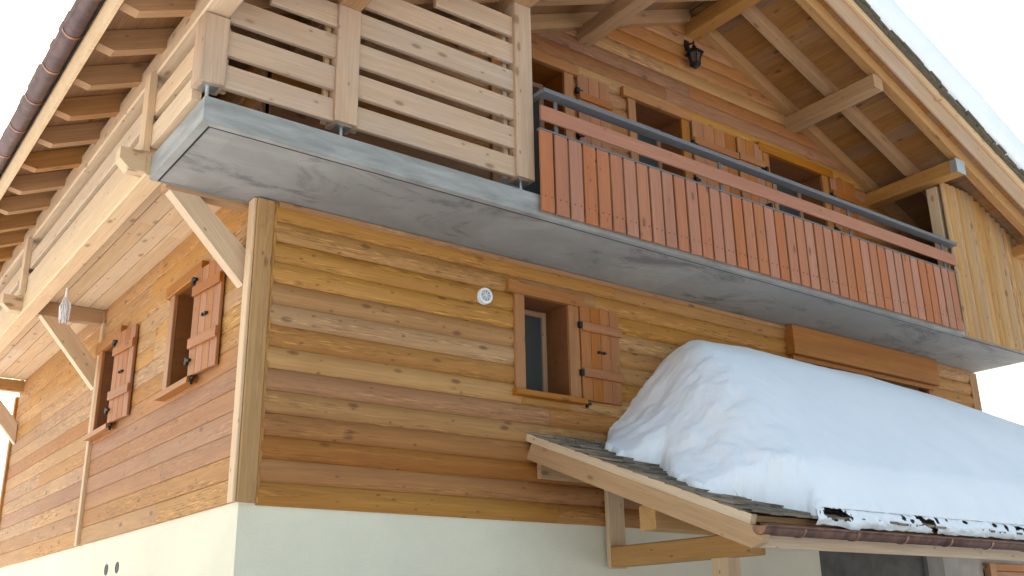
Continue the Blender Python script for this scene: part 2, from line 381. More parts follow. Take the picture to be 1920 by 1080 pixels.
# --- wall cores (behind the boards)
HX, HY = 10.93, 9.05
def wallcore(name, b, mat): return mobj(name, *boxd(*b), mat, CH)
plaster = mobj('plaster_base', *merge([boxd(0, 6.9, 0, .3, -2.62, -.005), boxd(0, .3, .3, HY, -2.62, -.005), boxd(.3, HX, HY-.3, HY, -2.62, -.005), boxd(HX-.3, HX, .3, HY-.3, -2.62, -.005)]), PLASTER, CH)
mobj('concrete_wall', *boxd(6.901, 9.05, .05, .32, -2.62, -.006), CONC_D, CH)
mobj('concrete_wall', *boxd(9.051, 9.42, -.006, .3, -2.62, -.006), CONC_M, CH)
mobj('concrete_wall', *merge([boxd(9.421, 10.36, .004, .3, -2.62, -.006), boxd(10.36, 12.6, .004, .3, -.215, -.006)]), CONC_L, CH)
wall_f = wallcore('wall', (.46, HX-.02, .442, .48, 0, 2.5), DARK)
wall_l = wallcore('wall', (.442, .48, .49, HY-.02, 0, 2.7), DARK)
gab_v = [(0, 2.66), (HX, 2.66), (HX, 4.0), (5.46, 6.33), (0, 4.0)]
gv = [(x, .05, z) for x, z in gab_v]+[(x, .28, z) for x, z in gab_v]
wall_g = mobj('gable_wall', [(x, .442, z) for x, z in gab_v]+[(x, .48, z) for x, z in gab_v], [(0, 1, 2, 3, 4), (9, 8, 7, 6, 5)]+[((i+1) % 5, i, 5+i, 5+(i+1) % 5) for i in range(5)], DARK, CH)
wall_u = wallcore('wall', (.442, .48, .49, HY-.02, 2.72, 4.0), DARK)
wall_b = wallcore('wall', (.3, HX-.01, HY-.04, HY-.01, 0, 4.0), AMBER)
wall_r = wallcore('wall', (HX-.04, HX-.005, .31, HY-.05, 0, 4.0), AMBER)
floor_i = wallcore('floor_slab', (.02, HX-.05, .135, HY-.05, 2.52, 2.64), CONC)
# --- rows of cladding boards
PITCH = .1793
def mrow_front(k, r):
    return [AMBER, UMBER, DEEP, UMBER, AMBER, UMBER, GOLD, AMBER, GOLD, AMBER, GOLD, GOLD, GOLD, GOLD][k % 14]
W0 = (2.695, 3.25, 1.17, 2.115)
hole_f = (W0[0]-.02, W0[1]+.02, W0[2]-.02, W0[3]+.02)
door_f = (6.78, 9.62, -.1, 2.1)
clad(wall_f, FR, .13, 10.78, -.028, PITCH, range(14), [hole_f, door_f], mrow_front, bulge=.020)
def mrow_left(k, r):
    return [GOLD, AMBER, UMBER, UMBER, UMBER, DEEP, UMBER, AMBER, GOLD, GOLD, GOLD, GOLD, GOLD, GOLD, GOLD][k % 15]
def mrow_left2(k, r):
    return [GOLD, AMBER, GOLD, UMBER, GOLD, AMBER, GOLD, UMBER, GOLD, AMBER, GOLD, GOLD, GOLD, GOLD, GOLD][k % 15]
NEAR0 = -1.97+.2; FAR0 = -4.37+.2                                    # u of the openings' left edges
hl = [(NEAR0-.02, NEAR0+.575, W0[2]-.02, W0[3]+.02), (FAR0-.02, FAR0+.575, W0[2]-.02, W0[3]+.02)]
clad(wall_l, FL, -4.33, -.09, -.005, .1795, range(15), hl, mrow_left, bulge=.003)
clad(wall_l, FL, -8.86, -4.42, -.005, .1795, range(15), hl, mrow_left2, bulge=.003)
def mrow_gab(k, r):  # board tones row by row, deepened overall for shade under the roof
    return {12: GOLD, 13: REDB, 14: REDB, 15: AMBER, 16: DEEP, 17: UMBER, 18: UMBER, 19: DEEP}.get(k, UMBER)
W1 = (2.45, 3.31, 2.75, 4.80); W2 = (4.37, 5.12, 2.75, 4.79); W3 = (6.70, 7.79, 2.75, 4.77)
def gablim(z):
    d = (6.24+.20-z)/.428; return 5.46-d, 5.46+d
clad(wall_g, FR, .02, HX-.02, 2.662, PITCH, range(21), [(h[0]-.02, h[1]+.02, h[2]-.02, h[3]+.02) for h in (W1, W2, W3)], mrow_gab, bulge=.012, lim=gablim)
clad(wall_u, FL, -8.9, -.02, 2.725, .1795, range(7), [], lambda k, r: AMBER, bulge=.007)
# --- corner boards, trims
fbox('corner_board', wall_f, FR, -.032, .115, -.012, 2.455, .001, .052, CORNER, 'v')
fbox('corner_board', wall_f, FR, .1155, .150, -.012, 2.44, .001, .040, AMBER, 'v')
fbox('corner_board', wall_l, FL, -.085, .0305, -.012, 2.455, .0335, .060, PALE, 'v')
fbox('corner_board', wall_f, FR, 10.76, 10.95, -.012, 2.455, .001, .05, AMBER, 'v')
fbox('trim_strip', wall_f, FR, .151, 10.75, 2.415, 2.466, .001, .062, AMBER, 'u')
fbox('trim_strip', wall_l, FL, -4.42, -4.33, -.012, 2.49, .001, .062, PALE, 'v')
fbox('corner_board', wall_l, FL, -8.98, -8.86, -.012, 2.49, .001, .062, AMBER, 'v')
# --- windows and shutters
def window(F, o, wall, jw=.115, sill=True, deep=.34, head=True, hl=.20, hr=.195, mull=False, sashw=.055):
    u0, u1, v0, v1 = o
    lin = []
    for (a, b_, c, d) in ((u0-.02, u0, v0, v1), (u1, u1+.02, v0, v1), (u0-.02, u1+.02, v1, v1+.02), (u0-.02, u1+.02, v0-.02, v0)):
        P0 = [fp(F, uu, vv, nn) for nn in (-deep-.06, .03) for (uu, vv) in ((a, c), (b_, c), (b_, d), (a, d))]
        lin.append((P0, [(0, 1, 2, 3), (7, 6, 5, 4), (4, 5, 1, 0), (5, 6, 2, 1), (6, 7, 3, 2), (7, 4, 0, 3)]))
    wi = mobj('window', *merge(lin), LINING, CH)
    if head: fbox('head_board', wi, F, u0-hl, u1+hr, v1-.004, v1+.112, .031, .092, STAIN, 'u')
    fbox('jamb_board', wi, F, u0-jw, u0+.002, v0-.002, v1-.005, .031, .070, STAIN, 'v')
    fbox('jamb_board', wi, F, u1-.002, u1+.13, v0-.002, v1-.005, .031, .070, STAIN, 'v')
    if sill: fbox('sill', wi, F, u0-.145, u1+.16, v0-.058, v0-.003, .0, .125, STAIN, 'u')
    n0, n1 = -deep, -deep+.05; s = sashw
    fbox('sash_stile', wi, F, u0, u0+s, v0, v1, n0, n1, SASH, 'v'); fbox('sash_stile', wi, F, u1-s, u1, v0, v1, n0, n1, SASH, 'v')
    fbox('sash_rail', wi, F, u0+s, u1-s, v0, v0+s, n0, n1-.003, SASH, 'u'); fbox('sash_rail', wi, F, u0+s, u1-s, v1-s, v1, n0, n1-.003, SASH, 'u')
    if mull: fbox('sash_stile', wi, F, (u0+u1)/2-s*.7, (u0+u1)/2+s*.7, v0+s, v1-s, n0, n1-.003, SASH, 'v')
    P0 = [fp(F, u, v, n) for n in (n0+.015, n0+.025) for (u, v) in ((u0+s-.01, v0+s-.01), (u1-s+.01, v0+s-.01), (u1-s+.01, v1-s+.01), (u0+s-.01, v1-s+.01))]
    mobj('pane', P0, [(3, 2, 1, 0), (4, 5, 6, 7), (0, 1, 5, 4), (1, 2, 6, 5), (2, 3, 7, 6), (3, 0, 4, 7)], GLASS, wi)
    return wi
def shutter(F, u0, wdt, v0, v1, n0, b1, b2, nb=4, hinge=1, hz=None, label=None, skew=0.0, slot=True):
    """open shutter: hinge edge at u0, standing n0 off the wall; skew = change of n from hinge to free edge"""
    d = (F[1]*wdt*(1 if hinge > 0 else -1)+F[3]*skew); Ld = d.length; U = d.normalized()
    if hinge < 0: U = -U
    Nn = U.cross(F[2]); Nn.normalize()
    if Nn.dot(F[3]) < 0: Nn = -Nn
    O = fp(F, u0, 0, n0) if hinge > 0 else fp(F, u0, 0, n0)-U*wdt
    G = (O, U, F[2], Nn)
    sh = pempty('shutter', CH, fp(G, 0, v0, 0))
    for bz in (b1, b2): fbox('batten', sh, G, .004, wdt+.012, bz-.045, bz+.045, .0305, .056, SHUT, 'u', ch=.004)
    if label: sh['label'] = label
    bw = wdt/nb
    for i in range(nb):
        fbox('shutter_board', sh, G, i*bw+.002, (i+1)*bw-.002, v0, v1, 0, .030, SHUT, 'v', ch=.004)
    if slot:
        vm = (v0+v1)/2+.02
        mobj('shutter_latch', *merge([boxd(0, .11, -.008, .008, -.009, .009), boxd(.012, .03, -.014, .014, -.013, .013), boxd(.07, .088, -.014, .014, -.013, .013)]), IRON, sh, frameM(fp(G, wdt*.5-.055, vm, .038), G[1], F[2]))
    for z in (hz or (b1+.01, b2+.01)):
        e = 0 if hinge > 0 else wdt
        sg = 1 if hinge > 0 else -1
        pv = [fp(G, e+sg*a, z+b_, c) for a, b_, c in ((0, 0, 0),)]
        mobj('hinge', *merge([boxd(-.035, .006, -.010, .03, -.03, .03), boxd(0.006, .05, -.010, .012, -.012, .012)]), IRON, sh, frameM(fp(G, e, z, .045), G[1]*sg, F[2]))
    return sh
window(FR, W0, CH)
shutter(FR, 3.392, .515, 1.165, 2.13, .052, 1.91, 1.44, hz=(1.92, 1.43))
mobj('shutter_hook', *merge([boxd(0, .09, -.012, .012, -.01, .01), boxd(.03, .05, -.014, .014, -.04, .02)]), IRON, CH, frameM((3.41, -.06, 1.135), (1, 0, 0), (0, 0, 1)))
for ub in (NEAR0, FAR0):
    window(FL, (ub, ub+.555, W0[2], W0[3]), CH)
    shutter(FL, ub+.69, .53, 1.165, 2.13, .085, 1.93, 1.45, skew=-.045, hz=(2.04, 1.30))
    mobj('shutter_hook', *merge([boxd(0, .09, -.012, .012, -.01, .01), boxd(.03, .05, -.012, .012, -.05, .03)]), IRON, CH, frameM(fp(FL, ub+.70, 1.14, .09), (0, -1, 0), (0, 0, 1)))
window(FR, W1, CH, sill=False); shutter(FR, 3.49, .47, 2.76, 4.83, .052, 4.56, 3.0, nb=3, hz=(4.61, 4.07))
window(FR, W2, CH, sill=False, hr=.14); shutter(FR, 5.285, .77, 2.76, 4.82, .052, 4.54, 3.0, nb=4, hz=(4.50, 4.02))
window(FR, W3, CH, sill=False, hl=.2, hr=.22, mull=True)
shutter(FR, 6.56, .47, 2.76, 4.83, .052, 4.56, 3.0, nb=3, hinge=-1, hz=(4.5, 4.0)); shutter(FR, 7.945, .56, 2.76, 4.80, .052, 4.54, 3.0, nb=4, hz=(4.5, 4.0))
# terrace window under the long timber box, mostly behind the snow
window(FR, (6.80, 9.60, .02, 2.09), CH, sill=False, head=False, mull=True, sashw=.09, deep=.12)
tbox('lintel_box', CH, 6.66, 9.74, -.165, -.001, 2.105, 2.463, STAIN, 'x', ch=.008)
tbox('lintel_trim', CH, 6.70, 9.70, -.10, -.034, 2.045, 2.103, STAIN, 'x')
# lower right window
window(FR, (10.56, 11.9, -1.6, -.30), CH, sill=False, head=False, deep=.12, mull=True)
tbox('window_post', CH, 10.385, 10.54, -.085, .003, -1.6, -.214, GOLD, 'z')
tbox('window_head', CH, 10.545, 12.0, -.080, .003, -.298, -.2165, STAIN, 'x')
# --- vent cover and pipe ends
vc = mobj('vent_cover', *cyld((2.236, -.078, 2.018), (2.236, -.030, 2.018), .077, 28, .080), WHITE, CH)
mobj('vent_grille', *cyld((2.236, -.0805, 2.018), (2.236, -.0785, 2.018), .054, 24), plainmat('vent_grey', (.42, .45, .50), nscale=30, nvar=.15), vc)
for a in (20, 65, 110, 155):
    d = V(math.cos(math.radians(a)), 0, math.sin(math.radians(a)))
    timber('vent_blade', vc, V(2.236, -.083, 2.018)-d*.052, V(2.236, -.083, 2.018)+d*.052, .004, .008, WHITE, (0, -1, 0), .0005)
for y in (3.30, 2.94):
    n = 20; ro, ri = .054, .045
    vv = [(x, y+r*math.cos(2*math.pi*i/n), -.317+r*math.sin(2*math.pi*i/n)) for (x, r) in ((-.001, ro), (-.006, ro), (-.006, ri), (-.004, ri)) for i in range(n)]
    ff = [(k*n+i, k*n+(i+1) % n, (k+1)*n+(i+1) % n, (k+1)*n+i) for k in range(3) for i in range(n)] + [tuple(3*n+i for i in range(n))]
    mobj('pipe_end', vv, ff, IRON, CH)
# --- concrete balcony slab with metal edge
slab = mobj('balcony_slab', *boxd(-.86, HX, -1.035, .12, 2.471, 2.652), CONC, CH)
for bx_ in ((-.872, 8.96, -1.046, -1.037, 2.466, 2.662), (-.872, -.863, -1.036, .125, 2.466, 2.662), (-.8625, 8.96, -1.0365, -.985, 2.463, 2.4695), (-.8625, -.81, -.984, .125, 2.463, 2.4695), (-.86, -.03, .1255, .133, 2.462, 2.50)):
    mobj('edge_flashing', *boxd(*bx_), ZINC, slab)
for bx_ in ((-.81, HX, -.984, -.966, 2.4655, 2.4705), (-.809, -.793, -.966, .12, 2.4655, 2.4705)): mobj('shadow_gap', *boxd(*bx_), IRON, slab)
# --- timber posts and slatted screen
ZPT = {}
for (px, ztop) in ((-.815, 3.37), (.262, 3.86), (2.035, 4.60)):
    po = tbox('balcony_post', CH, px-.098, px+.098, -1.0, -.815, 2.815, ztop, PALEG, 'z', ch=.010)
    mobj('post_foot', *merge([cyld((px, -.905, 2.653), (px, -.905, 2.81), .014, 12), boxd(px-.06, px+.06, -.965, -.845, 2.803, 2.812), boxd(px-.05, px+.05, -.955, -.855, 2.653, 2.660)]), GALV, po)
scr = pempty('slatted_screen', CH, (.6, -.94, 2.82))
for x, zt in ((.13, 3.8), (.394, 3.85), (1.90, 4.5), (-.69, 3.37)): tbox('screen_batten', scr, x-.022, x+.022, -.884, -.84, 2.83, zt, PALE, 'z')
zs = [(2.818, 3.014), (3.094, 3.304), (3.383, 3.592), (3.672, 3.882), (3.960, 4.166), (4.248, 4.456)]
for i, (a, b_) in enumerate(zs):
    if i < 4: tbox('slat', scr, (-.715, -.715, -.71, -.40)[i], .162, -.962, -.915, a, b_, PALEG, 'x', ch=.006)
    tbox('slat', scr, (.361, .361, .361, .361, .42, 1.1)[i], 1.936, -.962, -.915, a, b_, PALEG, 'x', ch=.006)
# --- picket railing on the right
y0 = -1.085
rail = pempty('railing', CH, (5.5, -1.09, 2.5)); rail['label'] = 'grey steel handrail carrying a red-brown picket front'
for nm, bx_ in (('handrail', (2.14, 8.95, -1.145, -1.035, 3.650, 3.692)), ('handrail_return', (2.14, 2.20, -1.034, -.90, 3.652, 3.69)), ('flat_bar', (2.11, 8.90, -1.109, -1.062, 3.278, 3.294)), ('flat_bar', (2.14, 8.90, -1.078, -1.066, 2.62, 2.65))):
    mobj(nm, *boxd(*bx_), RAILM, rail)
for x in (2.34, 4.55, 6.75, 8.72): mobj('baluster', *boxd(x-.02, x+.02, -1.065, -1.050, 2.60, 3.644), RAILM, rail)
tbox('rail_board', rail, 2.135, 8.93, -1.105, -1.079, 3.385, 3.535, PICK, 'x')
npk = 40; pw = (8.86-2.11)/npk
for i in range(npk):
    a = 2.11+i*pw
    pk = tbox('picket', rail, a+.004, a+pw-.019-.006*random.random(), -1.105+random.uniform(-.002, .002), -1.081, 2.492+random.uniform(-.003, .003), 3.276, PICK, 'z', ch=.004)
    for q in (.27, .68): mobj('screw', *cyld((a+pw*q, -1.1085, 2.636), (a+pw*q, -1.103, 2.636), .006, 8), IRON, rail)
# --- closet at the right end of the balcony
clo = pempty('closet', CH, (9.9, -.95, 2.65)); clo['label'] = 'closet of upright rounded boards at the balcony end'
for bx_ in ((9.13, HX-.01, -.985, -.955, 2.653, 3.9), (HX-.04, HX-.01, -.954, -.035, 2.653, 3.95)): mobj('closet_lining', *boxd(*bx_), DARK, clo)
tbox('closet_post', clo, 8.97, 9.125, -.985, -.83, 2.653, 4.56, PALE, 'z', ch=.008)
x = 8.965; i = 0
while x < HX-.03:
    wd = .105+.03*((i*37) % 5)/4; zt = min(4.60, 6.24+.17-.428*abs(x+wd/2-5.46))
    prism('upright_board', clo, board_prof(wd, t=.024, bulge=.0055, gap=.0), (x+wd/2, -1.0375, 2.462), (x+wd/2, -1.0375, zt), [CORNER, GOLD, CORNER, CORNER, CORNER][(i*3) % 5], (-1, 0, 0))
    x += wd; i += 1
# --- eaves-side timber gallery
gal = tbox('gallery', CH, -.905, -.735, .14, 9.3, 2.505, 2.735, PALE, 'y', ch=.012); gal['label'] = 'pale timber gallery along the eaves side'
for k, y in enumerate((.14, 4.49, 8.60)):
    M = frameM((0, y+.06, 2.605), (-1, 0, 0), (0, 0, 1))
    jb = -.175 if k == 0 else -.085
    sideprof('joist', gal, [(.03, jb), (.733, jb), (.733, .083), (.03, .083)], .12, M, PORCHW)
    sideprof('joist_tail', gal, [(.907, -.083), (1.03, -.083), (1.11, -.01), (1.11, .09), (.907, .09)], .13, M, PALE)
    # diagonal brace, mitred against wall and joist
    ang = [(-.02, -.86), (-.02, -.55), (.46, -.088), (.72, -.088)]
    Mx = frameM((0, y+.06, 2.605), (-1, 0, 0), (0, 0, 1))
    a = Vector((.03, 1.745)); b_ = Vector((.70, 2.515))
    d = (b_-a).normalized(); n_ = Vector((-d.y, d.x))
    zt_ = 2.429 if k == 0 else 2.519
    pts_w = [(.036, 1.745), (.70, zt_), (.455, zt_), (.036, 2.06)]
    L = []
    for (px, pz) in pts_w:
        q = Vector((px, pz))-a; L.append((q.dot(d), q.dot(n_)))
    M2 = frameM((-a.x, y+.06, a.y), (-d.x, 0, d.y), (-n_.x, 0, n_.y))
    br = sideprof('brace', gal, L, .115, M2, PALE)
    po = tbox('gallery_post', gal, -.955, -.895, y-.04, y+.10, 2.70, 3.395, PALE, 'z', ch=.004)
for i in range(4):
    x0 = -.73+i*.178
    for (ya, yb) in ((.15, 4.48), (4.62, 8.59)):
        cut = (ya+yb)/2+random.uniform(-.9, .9)
        for (p, q) in ((ya, cut-.001), (cut+.001, yb)):
            tbox('floor_board', gal, x0+.004, x0+.174 if i < 3 else -.004, p, q, 2.690, 2.722, PALE, 'y', ch=.004)
tbox('floor_strip', gal, -.733, -.732+.03, .15, 9.2, 2.66, 2.688, RAFT, 'y')
for (za, zb) in ((2.738, 2.93), (3.02, 3.21)):
    for (ya, yb) in ((-.81, .165), (.312, 4.445), (4.592, 8.555)):
        tbox('rail_board', gal, -.895, -.822, ya, yb, za, zb, PALE, 'y')
# --- main roof
RS = .428; RZ = 6.24; RX = 5.46
def rp_(side, s, y, off): return V(RX+side*s, y, RZ-RS*s+off)
YF, YB = -1.47, 9.6
def slabmesh(side, s0, s1, y0_, y1_, o0, o1):
    P0 = [rp_(side, s, y, o) for o in (o0, o1) for (s, y) in ((s0, y0_), (s1, y0_), (s1, y1_), (s0, y1_))]
    f = [(3, 2, 1, 0), (4, 5, 6, 7), (0, 1, 5, 4), (1, 2, 6, 5), (2, 3, 7, 6), (3, 0, 4, 7)]
    if side < 0: f = [q[::-1] for q in f]
    return P0, f
roof = mobj('roof', *merge([slabmesh(1, .0, 6.96, YF+.02, YB, .222, .54), slabmesh(-1, .0, 6.93, YF+.02, YB, .222, .40)]), MOSS, CH); roof['label'] = 'broad gable roof with exposed rafters and purlins'
dz = Vector((1, 0, -RS)).normalized(); dzl = Vector((-1, 0, -RS)).normalized()
ry = [-1.345+.635*k for k in range(18)]
for y in ry:
    front = y < .2
    if front or True:
        # left slope rafter with chamfered tail
        Ls = 6.86*math.sqrt(1+RS*RS); c = 1/math.sqrt(1+RS*RS); hh = .185*c
        M = frameM(rp_(-1, .0, y, 0), dzl, (0, 0, 1))
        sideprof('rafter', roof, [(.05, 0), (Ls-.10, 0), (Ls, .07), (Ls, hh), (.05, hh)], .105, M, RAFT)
    if y < 2.6:
        M = frameM(rp_(1, .0, y, 0), dz, (0, 0, 1))
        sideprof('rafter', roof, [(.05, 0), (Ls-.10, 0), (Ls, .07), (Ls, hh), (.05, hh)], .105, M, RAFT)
for side in (1, -1):
    for k in range(30):
        s0 = .02+k*.232; s1 = s0+.2315
        if s0 > 6.9: break
        s1 = min(s1, 6.955)
        a = rp_(side, (s0+s1)/2, YF+.001, .205); b_ = rp_(side, (s0+s1)/2, YB if side < 0 else 4.0, .205)
        upv = Vector((side*RS, 0, 1)).normalized()
        cut = 1.2+2.2*random.random()
        for (p, q) in ((YF+.001, cut), (cut+.002, YB)):
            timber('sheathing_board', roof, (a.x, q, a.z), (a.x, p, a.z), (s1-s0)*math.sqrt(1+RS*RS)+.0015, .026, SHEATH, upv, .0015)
for (px, zb, wd) in ((5.46, 6.03, .20), (7.27, 5.275, .19), (3.65, 5.275, .19), (8.90, 4.575, .20), (2.035, 4.605, .195), (10.66, 3.86, .19), (.262, 3.865, .196), (11.74, 3.40, .19), (-.82, 3.385, .195)):
    zt = RZ-RS*abs(px-RX)-.002 if px != RX else 6.235
    if px == -.82: zt = 3.60
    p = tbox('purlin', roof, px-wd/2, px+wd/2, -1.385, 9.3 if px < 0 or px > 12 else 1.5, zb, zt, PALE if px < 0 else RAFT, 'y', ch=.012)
    if px == 8.90:
        mobj('purlin_cap', *merge([boxd(px-wd/2-.004, px+wd/2+.004, -1.40, -1.386, zb-.004, zt), boxd(px-wd/2-.006, px-wd/2-.001, -1.386, -1.31, zb, zt-.02)]), GALV, roof)
# barge boards
def rake(name, side, y0_, y1_, o0, o1, mat, s0=.0, s1=6.98):
    c = 1/math.sqrt(1+RS*RS); om = (o0+o1)/2
    A = rp_(side, s0, (y0_+y1_)/2, om); B = rp_(side, s1, (y0_+y1_)/2, om)
    return timber(name, roof, A, B, y1_-y0_, (o1-o0)*c, mat, (0, 0, 1), .004)
for side in (1, -1):
    rake('bargeboard', side, -1.50, -1.471, .165, .50, PALEG)
    rake('barge_trim', side, -1.545, -1.501, .455, .545, PALE)
# shingle edge along the right rake and the left eaves
for k in range(64):
    s = .05+k*.109; 
    for j in range(2):
        yy = -1.59+random.uniform(-.03, .02)-.02*j; L = .20+random.uniform(-.03, .04)
        A = rp_(1, s+random.uniform(-.02, .02), (yy-1.1)/2, .555+.035*j+random.uniform(-.006, .008)); B = rp_(1, s+L, (yy-1.1)/2, .548+.035*j)
        timber('shingle', roof, A, B, abs(yy+1.1), .018+random.uniform(0, .010), MOSS, (0, 0, 1), .006)
for k in range(70):
    y = -1.5+k*.155
    A = rp_(-1, 7.10+random.uniform(-.015, .015), y, .42); B = rp_(-1, 6.7, y, .425)
    timber('shingle', roof, A, B, .148, .022+random.uniform(0, .01), MOSS, (0, 0, 1), .005)
mobj('eaves_fascia', *boxd(-1.497, -1.468, -1.47, 9.6, 3.268, 3.50), PALE, roof)
# gutters
def halfpipe(n=16, r=.078, t=.004, lip=.010):
    out = []; inn = []
    for i in range(n+1):
        a = math.pi+math.pi*i/n
        out.append((r*math.cos(a), r*math.sin(a))); inn.append(((r-t)*math.cos(a), (r-t)*math.sin(a)))
    return [(-r-lip, .0), (-r-lip, -.014)]+out[1:]+inn[::-1]+[(-r+t, .004), (-r-lip, .006)]
def gutter(parent, A, B, up, r, mat, nrings, ringmat, first, step, cat='gutter'):
    A = Vector(A); B = Vector(B); d = (B-A).normalized()
    prof = halfpipe(r=r)
    g = prism('gutter', parent, prof[::-1], A, B, mat, up)
    for p in g.data.polygons: p.use_smooth = len(p.vertices) == 4
    M = frameM(A, d, up)
    for xx in (0.0, (B-A).length):
        n = 16; pv = [M @ Vector((xx, (r-.001)*math.cos(math.pi+math.pi*i/n), (r-.001)*math.sin(math.pi+math.pi*i/n))) for i in range(n+1)]
        mobj('gutter_end', pv, [tuple(range(n+1))], ringmat, g)
    for i in range(nrings):
        p = A+d*(first+i*step)
        n = 16; ro, ri = r+.007, r+.001; w_ = .014
        v = []; 
        for xx in (-w_, w_):
            for rr in (ro, ri):
                v += [(xx, rr*math.cos(math.pi+math.pi*k/n), rr*math.sin(math.pi+math.pi*k/n)) for k in range(n+1)]
        m = n+1; f = []
        for k in range(n):
            f += [(k, k+1, 2*m+k+1, 2*m+k), (m+k+1, m+k, 3*m+k, 3*m+k+1), (k+1, k, m+k, m+k+1), (2*m+k, 2*m+k+1, 3*m+k+1, 3*m+k)]
        mobj('gutter_bracket', v, f, ringmat, g, frameM(p, d, up))
    return g
gutter(CH, (-1.577, 9.55, 3.560), (-1.577, -1.52, 3.560), (0, 0, 1), .076, COPPER, 17, COPPERB, .02, .628)
# ------------------------------------------------------------------ lantern and rope
LN = empty('lantern', (5.36, -.15, 5.86)); tag(LN, 'small black lantern hung under the ridge beam', 'lantern')
def lathe(prof, n=6, c=(0, 0, 0)):
    v = []; f = []
    for (r, z) in prof: v += [(c[0]+r*math.cos(2*math.pi*i/n), c[1]+r*math.sin(2*math.pi*i/n), c[2]+z) for i in range(n)]
    for k in range(len(prof)-1):
        for i in range(n):
            j = (i+1) % n; f.append((k*n+i, k*n+j, (k+1)*n+j, (k+1)*n+i))
    f.append(tuple(range(n-1, -1, -1))); f.append(tuple((len(prof)-1)*n+i for i in range(n)))
    return v, f
lc = (5.36, -.15, 5.545)
mobj('cap', *lathe([(.118, .17), (.112, .185), (.06, .235), (.03, .25), (.026, .28), (.011, .30), (.011, .355)], 6, lc), IRON, LN)
mobj('glass_body', *lathe([(.055, .03), (.078, .17)], 6, lc), LGLASS, LN)
bars = [cyld((lc[0]+.058*math.cos(a), lc[1]+.058*math.sin(a), lc[2]+.03), (lc[0]+.081*math.cos(a), lc[1]+.081*math.sin(a), lc[2]+.175), .008, 6) for a in [2*math.pi*i/6 for i in range(6)]]
mobj('frame', *merge(bars), IRON, LN)
mobj('base', *lathe([(.02, -.03), (.035, -.01), (.072, .012), (.070, .035)], 6, lc), IRON, LN)
mobj('wall_arm', *merge([cyld((5.36, -.15, 5.875), (5.36, -.03, 5.90), .012, 8), boxd(5.32, 5.40, -.048, -.031, 5.80, 5.96)]), IRON, LN)
RP = empty('rope', (-.70, 3.33, 2.50)); tag(RP, 'frayed white rope end hanging under the gallery beam', 'rope')
rs = random.Random(3)
mobj('knot', *merge([cyld((-.70, 3.33, 2.505), (-.70, 3.33, 2.40), .012, 8, .018)]), ROPE, RP)
st = []
for i in range(26):
    a = rs.uniform(0, 2*math.pi); r = rs.uniform(.012, .065); l = rs.uniform(.17, .30)
    p0 = V(-.70+.008*math.cos(a), 3.33+.008*math.sin(a), 2.41); p1 = V(-.70+r*math.cos(a), 3.33+r*math.sin(a), 2.41-l*.45); p2 = V(-.70+r*.8*math.cos(a+.4), 3.33+r*.8*math.sin(a+.4), 2.41-l)
    st += [cyld(p0, p1, .0055, 5), cyld(p1, p2, .005, 5)]
mobj('strands', *merge(st), ROPE, RP)
# ------------------------------------------------------------------ lean-to porch
PO = empty('porch', (4.5, -1.3, -2.6)); tag(PO, 'lean-to porch roof of grey shingles on timber beams', 'porch')
PS = .385
def pz(y, off=0): return .80+PS*y+off
PX0, PX1 = 2.72, 11.6
dpy = Vector((0, -1, -PS)).normalized()
def prake(name, x0, x1, o0, o1, mat, ya=-.03, yb=-2.60):
    c = 1/math.sqrt(1+PS*PS); xm = (x0+x1)/2; om = (o0+o1)/2
    return timber(name, PO, (xm, ya, pz(ya, om)), (xm, yb, pz(yb, om)), x1-x0, (o1-o0)*c, mat, (0, 0, 1), .004)
c_ = 1/math.sqrt(1+PS*PS)
# rake board with a plumb-cut, weathered lower end
L_ = 2.60/c_
M = frameM((PX0+.03, -.02, pz(-.02, -.255)), dpy, (0, 0, 1))
hh = .165*c_
sl = PS
sideprof('rake_board', PO, [(0.0+.0, 0), (L_-.06, 0), (L_+.02, .06), (L_+.02, hh), (0.03, hh)], .07, M, PORCHW)
prake('rake_trim', PX0-.015, PX0+.045, -.088, -.012, PALE, -.03, -2.59)
deck = mobj('roof_deck', *merge([([(PX0+.05, -.02, pz(-.02, -.09)), (PX1, -.02, pz(-.02, -.09)), (PX1, -2.56, pz(-2.56, -.09)), (PX0+.05, -2.56, pz(-2.56, -.09)), (PX0+.05, -.02, pz(-.02, -.03)), (PX1, -.02, pz(-.02, -.03)), (PX1, -2.56, pz(-2.56, -.03)), (PX0+.05, -2.56, pz(-2.56, -.03))], [(0, 1, 2, 3), (7, 6, 5, 4), (4, 5, 1, 0), (5, 6, 2, 1), (6, 7, 3, 2), (7, 4, 0, 3)])]), PORCHW, PO)
rs = random.Random(11)
ncourse = 15
for k in range(ncourse):
    yt = -.02-k*.176; x = PX0-.02
    xe = 4.35 if k < ncourse-3 else 7.6
    while x < xe:
        wd = rs.uniform(.09, .17)
        yb = yt-.30+rs.uniform(-.012, .012)
        if yb < -2.66: yb = -2.66+rs.uniform(-.01, .01)
        A = V(x+wd/2, yt, pz(yt, -.016+.004)); B = V(x+wd/2, yb, pz(yb, .014+rs.uniform(-.004, .010)))
        timber('shingle', deck, A, B, wd-.008, .018, SHING, (0, 0, 1), .002)
        x += wd
tbox('eaves_board', PO, PX0+.07, PX1, -2.555, -2.50, -.432, -.315, PALE, 'x')
tbox('eaves_fascia', PO, PX0+.07, PX1, -2.60, -2.565, -.310, -.262, COPPERW, 'x')
tbox('purlin', PO, PX0+.08, PX1, -1.56, -1.38, -.225, -.028, PORCHW, 'x', ch=.01)
tbox('purlin', PO, PX0+.09, 10.6, -.115, -.055, .355, .55, PORCHW, 'x', ch=.006)
tbox('wall_post', PO, 3.62, 3.83, -.105, -.055, -.42, .33, PALE, 'z')
